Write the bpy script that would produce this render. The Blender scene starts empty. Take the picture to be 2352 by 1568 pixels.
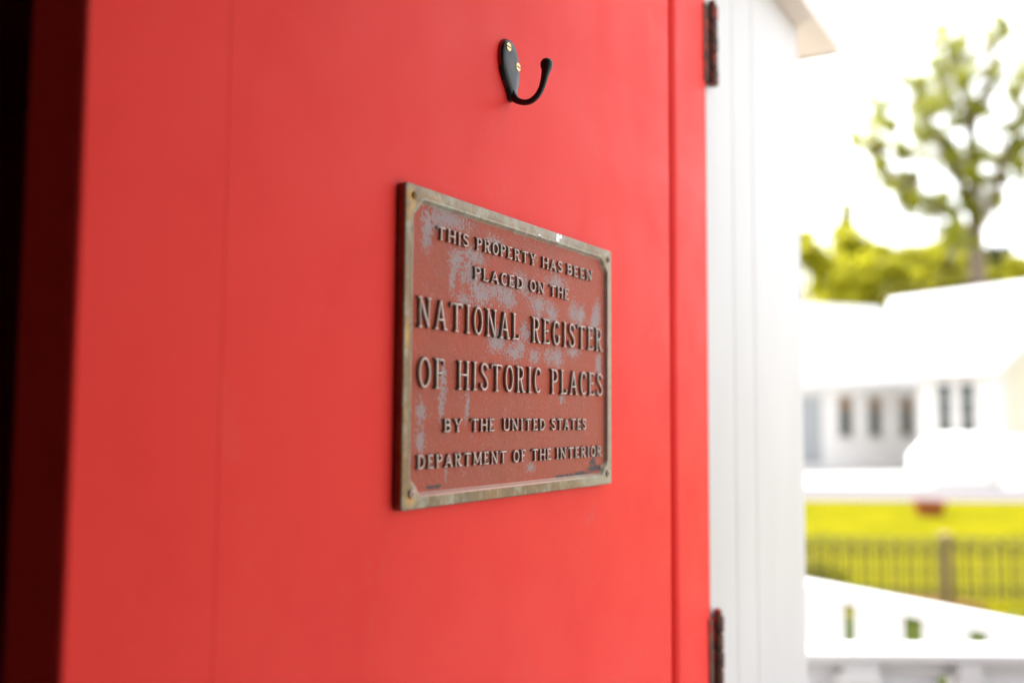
import bpy, bmesh, math, random
from mathutils import Vector, Matrix, noise
random.seed(7)
sc = bpy.context.scene
R = math.radians

# ------------------------------------------------------------------ camera
PITCH, ROLL, FPX = 0.07604729, 0.00636748, 2231.36
F_ = Vector((0, math.cos(PITCH), math.sin(PITCH)))
R0 = Vector((1, 0, 0)); U0 = R0.cross(F_)
R_ = R0 * math.cos(ROLL) + U0 * math.sin(ROLL)
U_ = U0 * math.cos(ROLL) - R0 * math.sin(ROLL)
cam = bpy.data.cameras.new('camera'); co = bpy.data.objects.new('camera', cam)
sc.collection.objects.link(co)
M = Matrix((R_, U_, -F_)).transposed().to_4x4()
co.matrix_world = M
cam.sensor_width = 36; cam.lens = 36 * FPX / 2352
cam.clip_start = .02; cam.clip_end = 900
cam.dof.use_dof = True; cam.dof.focus_distance = .735; cam.dof.aperture_fstop = 2.8
sc.camera = co

# ------------------------------------------------------------------ world, sun, exposure
w = bpy.data.worlds.new('World'); sc.world = w; w.use_nodes = True
nt = w.node_tree; nt.nodes.clear()
SUN = Vector((-.34, .60, 1.25)).normalized()
sky = nt.nodes.new('ShaderNodeTexSky'); sky.sky_type = 'NISHITA'; sky.sun_disc = False
sky.sun_elevation = math.asin(SUN.z); sky.sun_rotation = math.atan2(SUN.x, SUN.y)
sky.air_density = 1.0; sky.dust_density = 2.6; sky.ozone_density = 1.0
hs = nt.nodes.new('ShaderNodeHueSaturation'); hs.inputs['Saturation'].default_value = .14
hs.inputs['Value'].default_value = 1.0
bg = nt.nodes.new('ShaderNodeBackground'); bg.inputs[1].default_value = .15
out = nt.nodes.new('ShaderNodeOutputWorld')
nt.links.new(sky.outputs[0], hs.inputs['Color']); nt.links.new(hs.outputs[0], bg.inputs[0]); nt.links.new(bg.outputs[0], out.inputs[0])
sl = bpy.data.lights.new('sun', 'SUN'); sl.energy = 2.2; sl.angle = R(.55); sl.color = (1, .97, .93)
so = bpy.data.objects.new('sun', sl); sc.collection.objects.link(so)
so.rotation_euler = SUN.to_track_quat('Z', 'Y').to_euler()
sc.view_settings.view_transform = 'Standard'; sc.view_settings.look = 'None'
sc.view_settings.exposure = 2.18; sc.view_settings.gamma = 1
sc.cycles.max_bounces = 8; sc.cycles.diffuse_bounces = 4

# ------------------------------------------------------------------ helpers
def at(px, py, Y):
    """world point seen at (px,py) of a 2352-wide picture at distance Y along +Y"""
    v = R_ * ((px - 1176) / FPX) - U_ * ((py - 784) / FPX) + F_
    return v * (Y / v.y)

def link(o, parent=None):
    sc.collection.objects.link(o)
    if parent: o.parent = parent
    return o
def tag(o, label=None, cat=None, group=None, kind=None):
    if label: o['label'] = label
    if cat: o['category'] = cat
    if group: o['group'] = group
    if kind: o['kind'] = kind
    return o
def empty(name, loc, rz=0, **k):
    o = bpy.data.objects.new(name, None); o.location = loc; o.rotation_euler = (0, 0, rz)
    o.empty_display_size = .1
    return tag(link(o), **k)
def obj(name, bm, mat, parent=None, loc=None, smooth=False, rz=None):
    me = bpy.data.meshes.new(name); bmesh.ops.recalc_face_normals(bm, faces=bm.faces)
    bm.to_mesh(me); bm.free()
    for m in (mat if isinstance(mat, (list, tuple)) else [mat]): me.materials.append(m)
    if smooth:
        for p in me.polygons: p.use_smooth = True
    o = bpy.data.objects.new(name, me); link(o, parent)
    if loc is not None: o.location = loc
    if rz is not None: o.rotation_euler = (0, 0, rz)
    return o
def box(bm, x0, x1, y0, y1, z0, z1, bev=0, seg=2):
    g = bmesh.ops.create_cube(bm, size=1, matrix=Matrix.Translation(((x0+x1)/2, (y0+y1)/2, (z0+z1)/2)) @ Matrix.Diagonal((abs(x1-x0), abs(y1-y0), abs(z1-z0), 1)))
    if bev:
        es = list({e for v in g['verts'] for e in v.link_edges})
        bmesh.ops.bevel(bm, geom=es, offset=bev, segments=seg, affect='EDGES', profile=.5)
    return bm
def bxo(name, mat, parent, x0, x1, y0, y1, z0, z1, bev=0, seg=2, smooth=False):
    bm = bmesh.new(); box(bm, x0, x1, y0, y1, z0, z1, bev, seg)
    return obj(name, bm, mat, parent, smooth=smooth)
def tube(bm, pts, rads, n=10, cap=True):
    rings = []
    pts = [Vector(p) for p in pts]
    ref = Vector((0, 0, 1))
    t0 = (pts[1] - pts[0]).normalized()
    if abs(t0.dot(ref)) > .9: ref = Vector((1, 0, 0))
    u = t0.cross(ref).normalized()
    for i, p in enumerate(pts):
        t = (pts[min(i+1, len(pts)-1)] - pts[max(i-1, 0)]).normalized()
        u = (u - t * u.dot(t)).normalized(); v = t.cross(u)
        r = rads[i] if isinstance(rads, (list, tuple)) else rads
        rings.append([bm.verts.new(p + (u*math.cos(a) + v*math.sin(a)) * r) for a in [2*math.pi*k/n for k in range(n)]])
    for a, b in zip(rings, rings[1:]):
        for k in range(n): bm.faces.new((a[k], a[(k+1) % n], b[(k+1) % n], b[k]))
    if cap:
        bm.faces.new(rings[0]); bm.faces.new(rings[-1][::-1])
    return bm
def lathe(bm, prof, M=Matrix(), n=20):
    rings = []
    for r, h in prof:
        rings.append([bm.verts.new(M @ Vector((r*math.cos(2*math.pi*k/n), r*math.sin(2*math.pi*k/n), h))) for k in range(n)])
    for a, b in zip(rings, rings[1:]):
        for k in range(n): bm.faces.new((a[k], a[(k+1) % n], b[(k+1) % n], b[k]))
    bm.faces.new(rings[0]); bm.faces.new(rings[-1])
    return bm
def loft(bm, loops, closed=True, mats=None):
    vs = [[bm.verts.new(p) for p in L] for L in loops]
    for i, (a, b) in enumerate(zip(vs, vs[1:])):
        n = len(a)
        for k in range(n if closed else n-1):
            f = bm.faces.new((a[k], a[(k+1) % n], b[(k+1) % n], b[k]))
            if mats: f.material_index = mats[i]
    return vs

# ------------------------------------------------------------------ materials
class NT:
    def __init__(s, name, rough=.5, spec=.5, metal=0, base=(.5, .5, .5)):
        s.m = bpy.data.materials.new(name); s.m.use_nodes = True; s.t = s.m.node_tree
        s.b = s.t.nodes['Principled BSDF']
        s.b.inputs['Roughness'].default_value = rough; s.b.inputs['Specular IOR Level'].default_value = spec
        s.b.inputs['Metallic'].default_value = metal; s.b.inputs['Base Color'].default_value = (*base, 1)
        s.co = None
    def n(s, ty, **k):
        x = s.t.nodes.new(ty)
        for a, b in k.items(): setattr(x, a, b)
        return x
    def l(s, a, b): s.t.links.new(a, b)
    def coord(s):
        if not s.co: s.co = s.n('ShaderNodeTexCoord').outputs['Object']
        return s.co
    def noise(s, scale, det=4, rough=.6, vec=None, stretch=None, dist=0):
        v = vec or s.coord()
        if stretch:
            mp = s.n('ShaderNodeMapping'); mp.inputs['Scale'].default_value = stretch; s.l(v, mp.inputs[0]); v = mp.outputs[0]
        x = s.n('ShaderNodeTexNoise'); x.inputs['Scale'].default_value = scale; x.inputs['Detail'].default_value = det
        x.inputs['Roughness'].default_value = rough; x.inputs['Distortion'].default_value = dist
        s.l(v, x.inputs['Vector']); return x.outputs['Fac']
    def rng(s, v, a, b, c=0, d=1, smooth=False):
        x = s.n('ShaderNodeMapRange')
        if smooth: x.interpolation_type = 'SMOOTHSTEP'
        for i, q in enumerate((a, b, c, d)): x.inputs[i+1].default_value = q
        s.l(v, x.inputs[0]); return x.outputs[0]
    def math(s, op, a, b=None):
        x = s.n('ShaderNodeMath', operation=op)
        for i, q in enumerate((a, b)):
            if q is None: continue
            if isinstance(q, (int, float)): x.inputs[i].default_value = q
            else: s.l(q, x.inputs[i])
        return x.outputs[0]
    def mix(s, f, a, b):
        x = s.n('ShaderNodeMix', data_type='RGBA')
        for i, q in ((0, f), (6, a), (7, b)):
            if isinstance(q, (int, float)): x.inputs[i].default_value = q
            elif isinstance(q, tuple): x.inputs[i].default_value = (*q, 1)
            else: s.l(q, x.inputs[i])
        return x.outputs[2]
    def color(s, c): s.l(c, s.b.inputs['Base Color'])
    def rough(s, c): s.l(c, s.b.inputs['Roughness'])
    def bump(s, h, strength=.3, dist=.001):
        x = s.n('ShaderNodeBump'); x.inputs['Strength'].default_value = strength; x.inputs['Distance'].default_value = dist
        s.l(h, x.inputs['Height']); s.l(x.outputs[0], s.b.inputs['Normal'])

# red door enamel: brush texture, dust specks, faint scuffs
def red_paint(name, base=(.88, .044, .034), dark=(.50, .022, .022)):
    a = NT(name, .48, .10)
    big = a.noise(3.2, 3, .6, stretch=(1, 1, .35))
    c = a.mix(a.rng(big, .35, .7), base, tuple(x*.93 for x in base))
    sc_ = a.noise(20, 5, .7, stretch=(1, 1, .6)); c = a.mix(a.rng(sc_, .62, .78, 0, .35), c, (.72, .16, .14))
    c = a.mix(a.rng(a.noise(7, 5, .75), .5, .72, 0, .2), c, (.62, .018, .022))
    sp = a.n('ShaderNodeTexVoronoi'); sp.inputs['Scale'].default_value = 240; a.l(a.coord(), sp.inputs['Vector'])
    dn = a.noise(9, 3, .7)
    dot = a.math('MULTIPLY', a.rng(sp.outputs['Distance'], .09, .035), a.rng(dn, .48, .62))
    hue = a.n('ShaderNodeSeparateColor'); a.l(sp.outputs['Color'], hue.inputs[0])
    dot = a.math('MULTIPLY', dot, a.rng(hue.outputs[0], .68, .8))
    c = a.mix(a.math('MULTIPLY', dot, .55), c, (.85, .42, .34))
    a.color(c)
    a.rough(a.rng(a.noise(14, 4, .6), .3, .7, .42, .54))
    h = a.math('ADD', a.noise(420, 3, .6, stretch=(1, 1, .12)), a.math('MULTIPLY', a.noise(30, 2), 1.5))
    a.bump(h, .22, .0006)
    return a.m
RED = red_paint('red_door_enamel')
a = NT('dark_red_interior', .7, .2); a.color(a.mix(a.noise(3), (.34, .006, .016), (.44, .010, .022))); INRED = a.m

def white_paint(name, c0=(.58, .565, .56), c1=(.53, .515, .51), rough=.5, bs=180):
    a = NT(name, rough, .4)
    c = a.mix(a.rng(a.noise(6, 4, .65, stretch=(1, 1, .25)), .4, .75), c0, c1)
    c = a.mix(a.rng(a.noise(40, 4, .7), .70, .82, 0, .5), c, (.55, .50, .44))
    a.color(c); a.bump(a.noise(bs, 3, .6, stretch=(1, 1, .1)), .15, .0008)
    return a.m
WHITE = white_paint('white_trim_paint'); SOFF = white_paint('cream_soffit_paint', (.66, .57, .48), (.60, .50, .40))
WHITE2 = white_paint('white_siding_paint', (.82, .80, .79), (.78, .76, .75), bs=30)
WHITE3 = white_paint('siding_paint_light_offset', (.60, .58, .56), (.55, .53, .51), bs=30)  # right wing colour darkened to offset the brighter light it receives
CREAM = white_paint('gable_paint_bounce_tint', (.58, .54, .44), (.54, .50, .40), bs=30)  # warm bounce light is tinted into this gable colour
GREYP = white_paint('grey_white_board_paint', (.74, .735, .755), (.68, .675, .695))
GREYP2 = white_paint('grey_white_rail_board', (.62, .62, .64), (.56, .56, .58))
a = NT('white_metal_roof', .4, .4); a.color(a.mix(a.noise(2), (.56, .56, .57), (.50, .50, .52))); ROOFW = a.m
a = NT('rusty_hinge_steel', .55, .5, .3)
c = a.mix(a.rng(a.noise(90, 5, .7), .42, .6), (.05, .03, .026), (.19, .075, .045))
c = a.mix(a.rng(a.noise(55, 4, .7), .55, .60), c, (.34, .03, .02))
a.color(c); a.bump(a.noise(300), .5, .001); HINGE = a.m
a = NT('hinge_paint_chips', .6, .3)
a.color(a.mix(a.rng(a.noise(120, 4, .7), .46, .56), (.55, .42, .22), (.72, .25, .30))); CHIP = a.m

# hook: satin black enamel with dust specks, red over-paint
a = NT('black_hook_enamel', .36, .32)
c = a.mix(a.noise(60), (.012, .014, .016), (.022, .025, .028))
sp = a.n('ShaderNodeTexVoronoi'); sp.inputs['Scale'].default_value = 900; a.l(a.coord(), sp.inputs['Vector'])
hue = a.n('ShaderNodeSeparateColor'); a.l(sp.outputs['Color'], hue.inputs[0])
dot = a.math('MULTIPLY', a.rng(sp.outputs['Distance'], .22, .1), a.rng(hue.outputs[0], .86, .9))
a.color(a.mix(a.math('MULTIPLY', dot, .5), c, (.5, .42, .36))); a.rough(a.rng(a.noise(90), .3, .7, .28, .45)); HOOK = a.m
a = NT('hook_overpaint_red', .45, .4)
# red paint clings to the rim of the plate where a brush strayed
c = a.mix(a.rng(a.noise(150, 4, .65, stretch=(1, 1, .35)), .47, .50), (.014, .016, .018), (.42, .02, .025)); a.color(c); HOOKR = a.m
a = NT('brass_screw', .32, .5, 1); a.color(a.mix(a.noise(500), (.55, .38, .14), (.42, .31, .20))); BRASS = a.m
a = NT('screw_slot_dark', .7, .2, 0, (.03, .02, .015)); SLOT = a.m

# plaque materials, all in metres of the plaque's own frame (x along, z up)
def vmask(a, blobs):
    res = None
    for (x, z, rx, rz) in blobs:
        mp = a.n('ShaderNodeMapping'); mp.vector_type = 'POINT'
        mp.inputs['Location'].default_value = (-x/rx, 0, -z/rz); mp.inputs['Scale'].default_value = (1000/rx, 0, 1000/rz)
        a.l(a.coord(), mp.inputs[0])
        ln = a.n('ShaderNodeVectorMath', operation='LENGTH'); a.l(mp.outputs[0], ln.inputs[0])
        v = a.rng(ln.outputs['Value'], 0, 1.6, 1, 0)
        res = v if res is None else a.math('MAXIMUM', res, v)
    return res
a = NT('plaque_painted_field', .5, .22)
c = a.mix(a.rng(a.noise(14, 4, .6), .35, .68), (.43, .052, .016), (.33, .058, .024))
c = a.mix(a.rng(a.noise(320, 4, .75), .45, .7, 0, .5), c, (.50, .10, .045))
sepz = a.n('ShaderNodeSeparateXYZ'); a.l(a.coord(), sepz.inputs[0])
# chalked, faded lower half of the paint
c = a.mix(a.math('MULTIPLY', a.rng(sepz.outputs['Z'], .13, .03), a.rng(a.noise(30, 4, .7), .3, .7, .2, .75)), c, (.36, .085, .052))
blobs = [(28,184,7,12),(27,176,6,10),(52,194,26,8),(40,190,12,7),(62,166,10,9),(58,154,5,14),(78,158,16,9),(96,147,20,9),(127,147,20,8),(118,152,14,6),
         (178,147,16,9),(198,143,12,8),(237,146,9,10),(250,145,9,8),(282,148,9,15),(276,140,10,10),(157,123,9,9),(112,184,14,6),(206,168,18,7),(74,140,12,5),
         (116,113,13,8),(140,107,18,6),(150,112,12,6),(171,106,8,6),(205,107,16,8),(236,113,14,5),(48,84,4,9),(48,73,4,12),(46,64,3,8),(78,67,2.5,8),(76,60,2,7),
         (284,106,6,12),(166,20,8,4),(52,21,2,5),(23,62,5,9),(23,44,6,8),(216,74,6,4),(85,172,14,6),(150,160,20,8)]
at_ = a.n('ShaderNodeAttribute', attribute_name='wear'); sw = a.n('ShaderNodeSeparateColor'); a.l(at_.outputs['Color'], sw.inputs[0])
mk = sw.outputs[0]
n1 = a.noise(85, 3, .6, stretch=(1, 1, .55)); n2 = a.noise(520, 2, .5)
n3 = a.noise(12, 3, .6)
f = a.math('ADD', mk, a.math('MULTIPLY', a.math('SUBTRACT', n1, .5), 1.0))
f = a.math('ADD', f, a.math('MULTIPLY', a.math('SUBTRACT', n2, .5), 2.6))
f = a.rng(f, .43, .58)
grey = a.mix(n1, (.28, .19, .185), (.37, .28, .28))
c = a.mix(f, c, grey)
fine = a.rng(a.noise(700, 2, .5), .58, .68, 0, .22)
c = a.mix(a.math('MULTIPLY', fine, a.rng(a.noise(20, 3), .42, .6)), c, (.40, .24, .20))
# grime in the bottom edge of the field
GBL = [(280,15,26,4),(250,12,26,2.5),(220,11,30,2),(38,13,12,2),(273,20,8,6)]; gm = sw.outputs[1]
c = a.mix(a.rng(a.math('ADD', gm, a.math('MULTIPLY', a.math('SUBTRACT', a.noise(260, 4, .7), .5), 1.3)), .5, .68), c, (.055, .04, .045))
tn = a.math('ADD', sw.outputs[2], a.math('MULTIPLY', a.math('SUBTRACT', a.noise(70, 4, .7), .5), 1.4))
c = a.mix(a.rng(tn, .30, .72, 0, .6), c, (.15, .04, .03))
a.color(c)
a.rough(a.rng(n2, .3, .7, .42, .6))
h = a.math('ADD', a.noise(900, 3, .6), a.math('MULTIPLY', a.noise(330, 3, .6), 1.6)); h = a.math('SUBTRACT', h, a.math('MULTIPLY', f, .5))
a.bump(h, .5, .0005); FIELD = a.m

def bronze(name, c0, c1, verd, vamt=.5, metal=.55, rough=.45, scale=1):
    a = NT(name, rough, .4, metal)
    c = a.mix(a.rng(a.noise(22*scale, 4, .65), .38, .62), c0, c1)
    v = a.rng(a.noise(60*scale, 5, .75, stretch=(1, 1, .8)), .60-.2*vamt, .74-.2*vamt, 0, .85)
    c = a.mix(v, c, verd)
    c = a.mix(a.rng(a.noise(260*scale, 4, .7), .56, .72, 0, .6), c, (.10, .065, .035))
    c = a.mix(a.rng(a.noise(48*scale, 4, .75), .56, .68, 0, .6), c, (.13, .10, .06))
    a.color(c); a.rough(a.rng(a.noise(180), .3, .7, rough-.08, rough+.15))
    a.bump(a.noise(420, 4, .6), .35, .0004)
    return a
a = bronze('weathered_bronze_rim', (.235, .14, .065), (.175, .125, .075), (.30, .285, .22), .55)
# a white paint drip across the top rim, chalky verdigris along it
base = a.b.inputs['Base Color'].links[0].from_socket
mk = vmask(a, [(203, 204, 3.2, 5.5), (208,206,3,3),(173,201,2.5,1.5)])
dm = a.rng(a.math('ADD', mk, a.math('MULTIPLY', a.math('SUBTRACT', a.noise(300, 3), .5), .9)), .45, .6)
top = vmask(a, [(150,206,190,6)]); tm = a.math('MULTIPLY', a.rng(top, .3, .8), a.rng(a.noise(38, 4, .7), .35, .6, .15, .8))
c = a.mix(tm, base, (.29, .27, .23)); c = a.mix(dm, c, (.68, .66, .66))
rt = vmask(a, [(310,105,16,130),(300,10,55,12)]); c = a.mix(a.math('MULTIPLY', a.rng(rt, .1, .6), .65), c, (.36, .34, .27)); 
rs = vmask(a, [(9,6,7,5),(4,110,3,12),(6,200,5,6),(9,190,6,8)]); c = a.mix(a.math('MULTIPLY', a.rng(rs, .3, .9), .75), c, (.46, .24, .05))
a.color(c); RIM = a.m
a = bronze('dark_bronze_edge', (.22, .115, .08), (.30, .20, .14), (.34, .29, .23), .3, .3, .5); RIMD = a.m
a = bronze('verdigris_lip', (.40, .38, .28), (.34, .25, .18), (.42, .46, .38), .7, .2, .5, 2)
base = a.b.inputs['Base Color'].links[0].from_socket
bt = vmask(a, [(110,10,130,6)]); c = a.mix(a.math('MULTIPLY', a.rng(bt, .2, .7), .8), base, (.60, .33, .27))
rd = vmask(a, [(298,110,7,95)]); c = a.mix(a.math('MULTIPLY', a.rng(rd, .2, .7), .6), c, (.42, .15, .15))
a.color(c); LIP = a.m
def letter_mats():
    a = NT('letter_worn_bronze', .42, .5, .15); g = a.n('ShaderNodeNewGeometry').outputs['Position']
    v1 = a.noise(60, 3, .6, vec=g); v2 = a.noise(420, 3, .6, vec=g)
    c = a.mix(a.rng(v1, .4, .6), (.66, .49, .44), (.56, .47, .40)); c = a.mix(a.rng(v2, .5, .7, 0, .7), c, (.36, .25, .19))
    c = a.mix(a.rng(v1, .56, .68, 0, .6), c, (.50, .50, .44))
    a.color(c); a.bump(v2, .3, .0003)
    b = NT('letter_side_patina_shade', .6, .3, .1); g = b.n('ShaderNodeNewGeometry').outputs['Position']  # patina, with the shadow on the letter sides put into its colour
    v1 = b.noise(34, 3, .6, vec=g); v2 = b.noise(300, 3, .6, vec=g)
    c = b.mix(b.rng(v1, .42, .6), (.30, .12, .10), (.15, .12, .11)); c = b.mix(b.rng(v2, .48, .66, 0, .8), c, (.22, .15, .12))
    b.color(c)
    return [b.m, a.m]
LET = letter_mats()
a = NT('plaque_grime', .8, .2); a.color(a.mix(a.noise(400), (.03, .028, .022), (.09, .06, .035))); GRIME = a.m

# outdoors
def grass_mat():
    a = NT('lawn', .9, .0); g = a.coord()
    c = a.mix(a.rng(a.noise(.9, 5, .7), .42, .6), (.165, .146, .003), (.105, .108, .003))
    c = a.mix(a.rng(a.noise(9, 4, .7), .4, .7, 0, .6), c, (.20, .17, .015)); a.color(c); a.bump(a.noise(30), .6, .05); return a.m
LAWN = grass_mat()
def leafm(name, c0, c1, tr=.35):
    a = NT(name, .6, .2); g = a.n('ShaderNodeNewGeometry')
    rnd = g.outputs['Random Per Island']; c = a.mix(rnd, c0, c1); a.color(c)
    t = a.n('ShaderNodeBsdfTranslucent'); a.l(c, t.inputs[0]); mx = a.n('ShaderNodeMixShader'); mx.inputs[0].default_value = tr
    o_ = [n for n in a.t.nodes if n.type == 'OUTPUT_MATERIAL'][0]
    a.l(a.b.outputs[0], mx.inputs[1]); a.l(t.outputs[0], mx.inputs[2]); a.l(mx.outputs[0], o_.inputs[0]); return a.m
LEAFY = leafm('yellow_green_leaves', (.44, .43, .02), (.62, .59, .04), .62)
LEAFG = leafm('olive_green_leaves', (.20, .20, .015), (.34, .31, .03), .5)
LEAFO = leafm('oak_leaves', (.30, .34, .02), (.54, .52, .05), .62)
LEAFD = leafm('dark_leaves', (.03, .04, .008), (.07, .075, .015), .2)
MOSS = leafm('spanish_moss', (.36, .34, .29), (.50, .46, .40), .4)
a = NT('bark', .9, .2); a.color(a.mix(a.noise(3, 5, .7, stretch=(1, 1, .2)), (.12, .085, .06), (.25, .20, .16))); BARK = a.m
a = NT('sunlit_concrete', .8, .3); a.color(a.mix(a.noise(1.5, 5, .7), (.48, .47, .46), (.42, .41, .40))); CONC = a.m
a = NT('grey_path', .85, .3); a.color(a.mix(a.noise(2, 5, .7), (.15, .135, .14), (.13, .115, .12))); PATH = a.m
a = NT('mulch', .95, .1); a.color(a.mix(a.noise(25, 5, .7), (.10, .045, .012), (.22, .12, .035))); MULCH = a.m
a = NT('terracotta', .75, .3); a.color(a.mix(a.noise(8, 4, .7), (.34, .10, .022), (.24, .07, .015))); TERRA = a.m
a = NT('soil', .95, .1, 0, (.05, .03, .02)); SOIL = a.m
a = NT('weathered_olive_post', .85, .2); a.color(a.mix(a.noise(12, 4, .7, stretch=(1, 1, .1)), (.26, .20, .07), (.19, .145, .06))); POST = a.m
a = NT('dark_fence_wire', .6, .4, .4); a.color(a.mix(a.noise(20), (.09, .085, .035), (.13, .12, .05))); WIRE = a.m
a = NT('window_glass_dark', .08, .5, 0, (.02, .03, .028)); GLASS = a.m
a = NT('amber_blind', .6, .3, 0, (.20, .10, .02)); AMBER = a.m
a = NT('pale_blue_door', .5, .4, 0, (.36, .38, .40)); BLUE = a.m
a = NT('light_block_boards', .8, .2); a.color(a.mix(a.noise(5, 4, .7, stretch=(1, 1, .1)), (.020, .014, .012), (.032, .021, .017))); DARKW = a.m  # near black so the added light blockers reflect very little

# ------------------------------------------------------------------ the entrance frame: x along the door, y into it, z up
TH = 0.54301528
ANG = math.pi/2 - TH
D0 = Vector((-0.0737222, 0.61156108, -0.05976498))       # door face, level with the lower left corner of the plaque
dv = Vector((math.sin(TH), math.cos(TH), 0)); nv = Vector((math.cos(TH), -math.sin(TH), 0))
def L(s, t, z): return D0 + dv*s + nv*t + Vector((0, 0, z))   # t: out of the door face
GZ = -1.70                                                # ground level (camera eye height 1.7 m)
FZ = GZ - D0.z                                            # ground in the entrance frame
SL, SR = -.2247, .5776
DT, DB = .625, FZ + .16

# ---- ground
def sheet(name, pts, mat, z, **k):
    bm = bmesh.new(); bm.faces.new([bm.verts.new((x, y, z)) for x, y in pts])
    return tag(obj(name, bm, mat), kind='structure', **k)
bm = bmesh.new(); bmesh.ops.create_grid(bm, x_segments=60, y_segments=60, size=300)
for v in bm.verts: v.co.z = GZ
tag(obj('lawn', bm, LAWN), kind='structure', label='bright yellow green mown lawn')
sheet('driveway', [(-30, 23.6), (60, 23.2), (60, 45), (-30, 45)], CONC, GZ+.008)
sheet('path', [(-30, 20.6), (60, 19.6), (60, 22.6), (-30, 22.8)], PATH, GZ+.012)
sheet('bounce_paving', [(-14, -14), (14, -14), (14, 6.0), (-14, 6.0)], CONC, GZ+.016)  # unseen pale paving, added to keep yellow lawn bounce off the door
bm = bmesh.new(); N = 26
ring = [bm.verts.new((3.75+.55*math.cos(2*math.pi*k/N)*(1+.15*math.sin(5*k)), 9.05+.42*math.sin(2*math.pi*k/N)*(1+.2*math.cos(3*k)), GZ+.02)) for k in range(N)]
bm.faces.new(ring); tag(obj('mulch_bed', bm, MULCH), kind='structure')
bm = bmesh.new(); box(bm, -30, 60, 22.62, 22.78, GZ, GZ+.12, .02); tag(obj('kerb', bm, CONC), kind='structure')
bm = bmesh.new(); box(bm, -3.2, 2.6, -3.2, 1.85, GZ+.001, GZ+.12, .01); tag(obj('porch_slab', bm, PATH), kind='structure')

# ------------------------------------------------------------------ entrance building
bl = empty('entrance_building', D0, ANG, label='white trimmed small building whose wall holds the red door', cat='building')
SC = SR + .414
# trims right of the door
GAP = .003
bxo('door_jamb', WHITE, bl, SR+GAP, SR+.0984, .002, .13, FZ, .659, .0005)
bxo('casing', WHITE, bl, SR+.0985, SR+.1784, .0016, .13, FZ, .659, .0005)
bxo('corner_board', WHITE, bl, SR+.1785, SC, .0010, .40, FZ, .659, .002)
# side wall clapboards behind the corner
for k in range(15):
    z0 = FZ + .15 + k*.13
    bm = bmesh.new()
    pts = [(SC-.02, z0), (SC+.004-.02+.012, z0), (SC-.02+.004, z0+.134), (SC-.02, z0+.134)]
    loft(bm, [[(x, .402, z) for x, z in pts], [(x, 2.6, z) for x, z in pts]])
    for e in ([v for v in bm.verts if abs(v.co.y-.402) < 1e-6], [v for v in bm.verts if v.co.y > 2]): bm.faces.new(e)
    obj('clapboard', bm, WHITE, bl)
bxo('wall', WHITE, bl, SC-.14, SC-.022, .405, 2.6, FZ, .599)
# head above the doorway, left pier and the dark red interior
bxo('door_head', WHITE, bl, -.598, SR+.0, .016, .13, .632, .6545, .003)
bxo('wall', WHITE, bl, -2.6, -.60, .02, .12, FZ, .654)
bxo('interior_wall', INRED, bl, -2.6, SC-.145, 2.5, 2.6, FZ, .655)
bxo('interior_wall', INRED, bl, -2.6, -2.5, .125, 2.495, FZ, .655)
bxo('interior_wall', INRED, bl, SR+.05, SR+.10, .135, 2.495, FZ, .655)
bxo('interior_floor', INRED, bl, -2.6, SC-.145, .13, 2.495, FZ-.05, FZ+.15)
bxo('ceiling', INRED, bl, -2.6, SC-.025, .0215, 2.6, .656, .664)
# eave: soffit, fascia, roof sheet
SOZ = .66 
bxo('soffit', SOFF, bl, -2.7, SC+.143, -.034, .020, SOZ, SOZ+.008)
bxo('soffit', SOFF, bl, SC-.020, SC+.143, .0205, 2.8, SOZ, SOZ+.008)
bxo('drip_edge', SOFF, bl, -2.7, SC+.1431, -.0345, -.024, SOZ-.003, SOZ-.0002, .001)
bxo('drip_edge', SOFF, bl, SC+.134, SC+.1432, -.0239, 2.8, SOZ-.003, SOZ-.0002, .001)
bm = bmesh.new()
e0 = [(-2.7, -.034, SOZ+.0085), (SC+.143, -.034, SOZ+.0085), (SC+.143, 2.8, SOZ+.0085), (-2.7, 2.8, SOZ+.0085)]
e1 = [(-2.7, -.034, SOZ+.011), (SC+.143, -.034, SOZ+.011), (SC+.143, 2.8, SOZ+.011), (-2.7, 2.8, SOZ+.011)]
e2 = [(-1.6, 1.37, SOZ+.55), (SC-.9, 1.37, SOZ+.55), (SC-.9, 1.40, SOZ+.55), (-1.6, 1.40, SOZ+.55)]
vs = loft(bm, [e0, e1, e2]); bm.faces.new(vs[0]); bm.faces.new(vs[-1]); obj('roof', bm, ROOFW, bl)

# ------------------------------------------------------------------ the red door
dr = empty('red_door', D0, ANG, label='tall red painted plank door standing at the white jamb', cat='door')
def plank(x0, x1, rl, rr, y1=.040):
    """vertical board with rounded front edges rl, rr (metres)"""
    pr = [(x0, y1)]
    def arc(cx, cy, r, a0, a1, n=7): return [(cx + r*math.cos(a0+(a1-a0)*k/n), cy + r*math.sin(a0+(a1-a0)*k/n)) for k in range(n+1)]
    pr += arc(x0+rl, rl, rl, math.pi, 1.5*math.pi); pr += arc(x1-rr, rr, rr, 1.5*math.pi, 2*math.pi); pr += [(x1, y1)]
    bm = bmesh.new(); vs = loft(bm, [[(x, y, DB) for x, y in pr], [(x, y, DT) for x, y in pr]]); bm.faces.new(vs[0]); bm.faces.new(vs[1])
    o = obj('plank', bm, RED, dr)
    for p in o.data.polygons: p.use_smooth = len(p.vertices) == 4 and abs(p.normal.z) < .1 and p.area < .02
    return o
plank(SL, -.14155, .0025, .0003)
plank(-.14145, .4620, .0003, .004)
plank(.4745, SR, .011, .006)
bxo('groove_backing', RED, dr, .4615, .4750, .0180, .038, DB+.001, DT-.001)
bxo('door_core', RED, dr, SL+.004, SR-.004, .0405, .046, DB+.001, DT-.001, .001)
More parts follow.
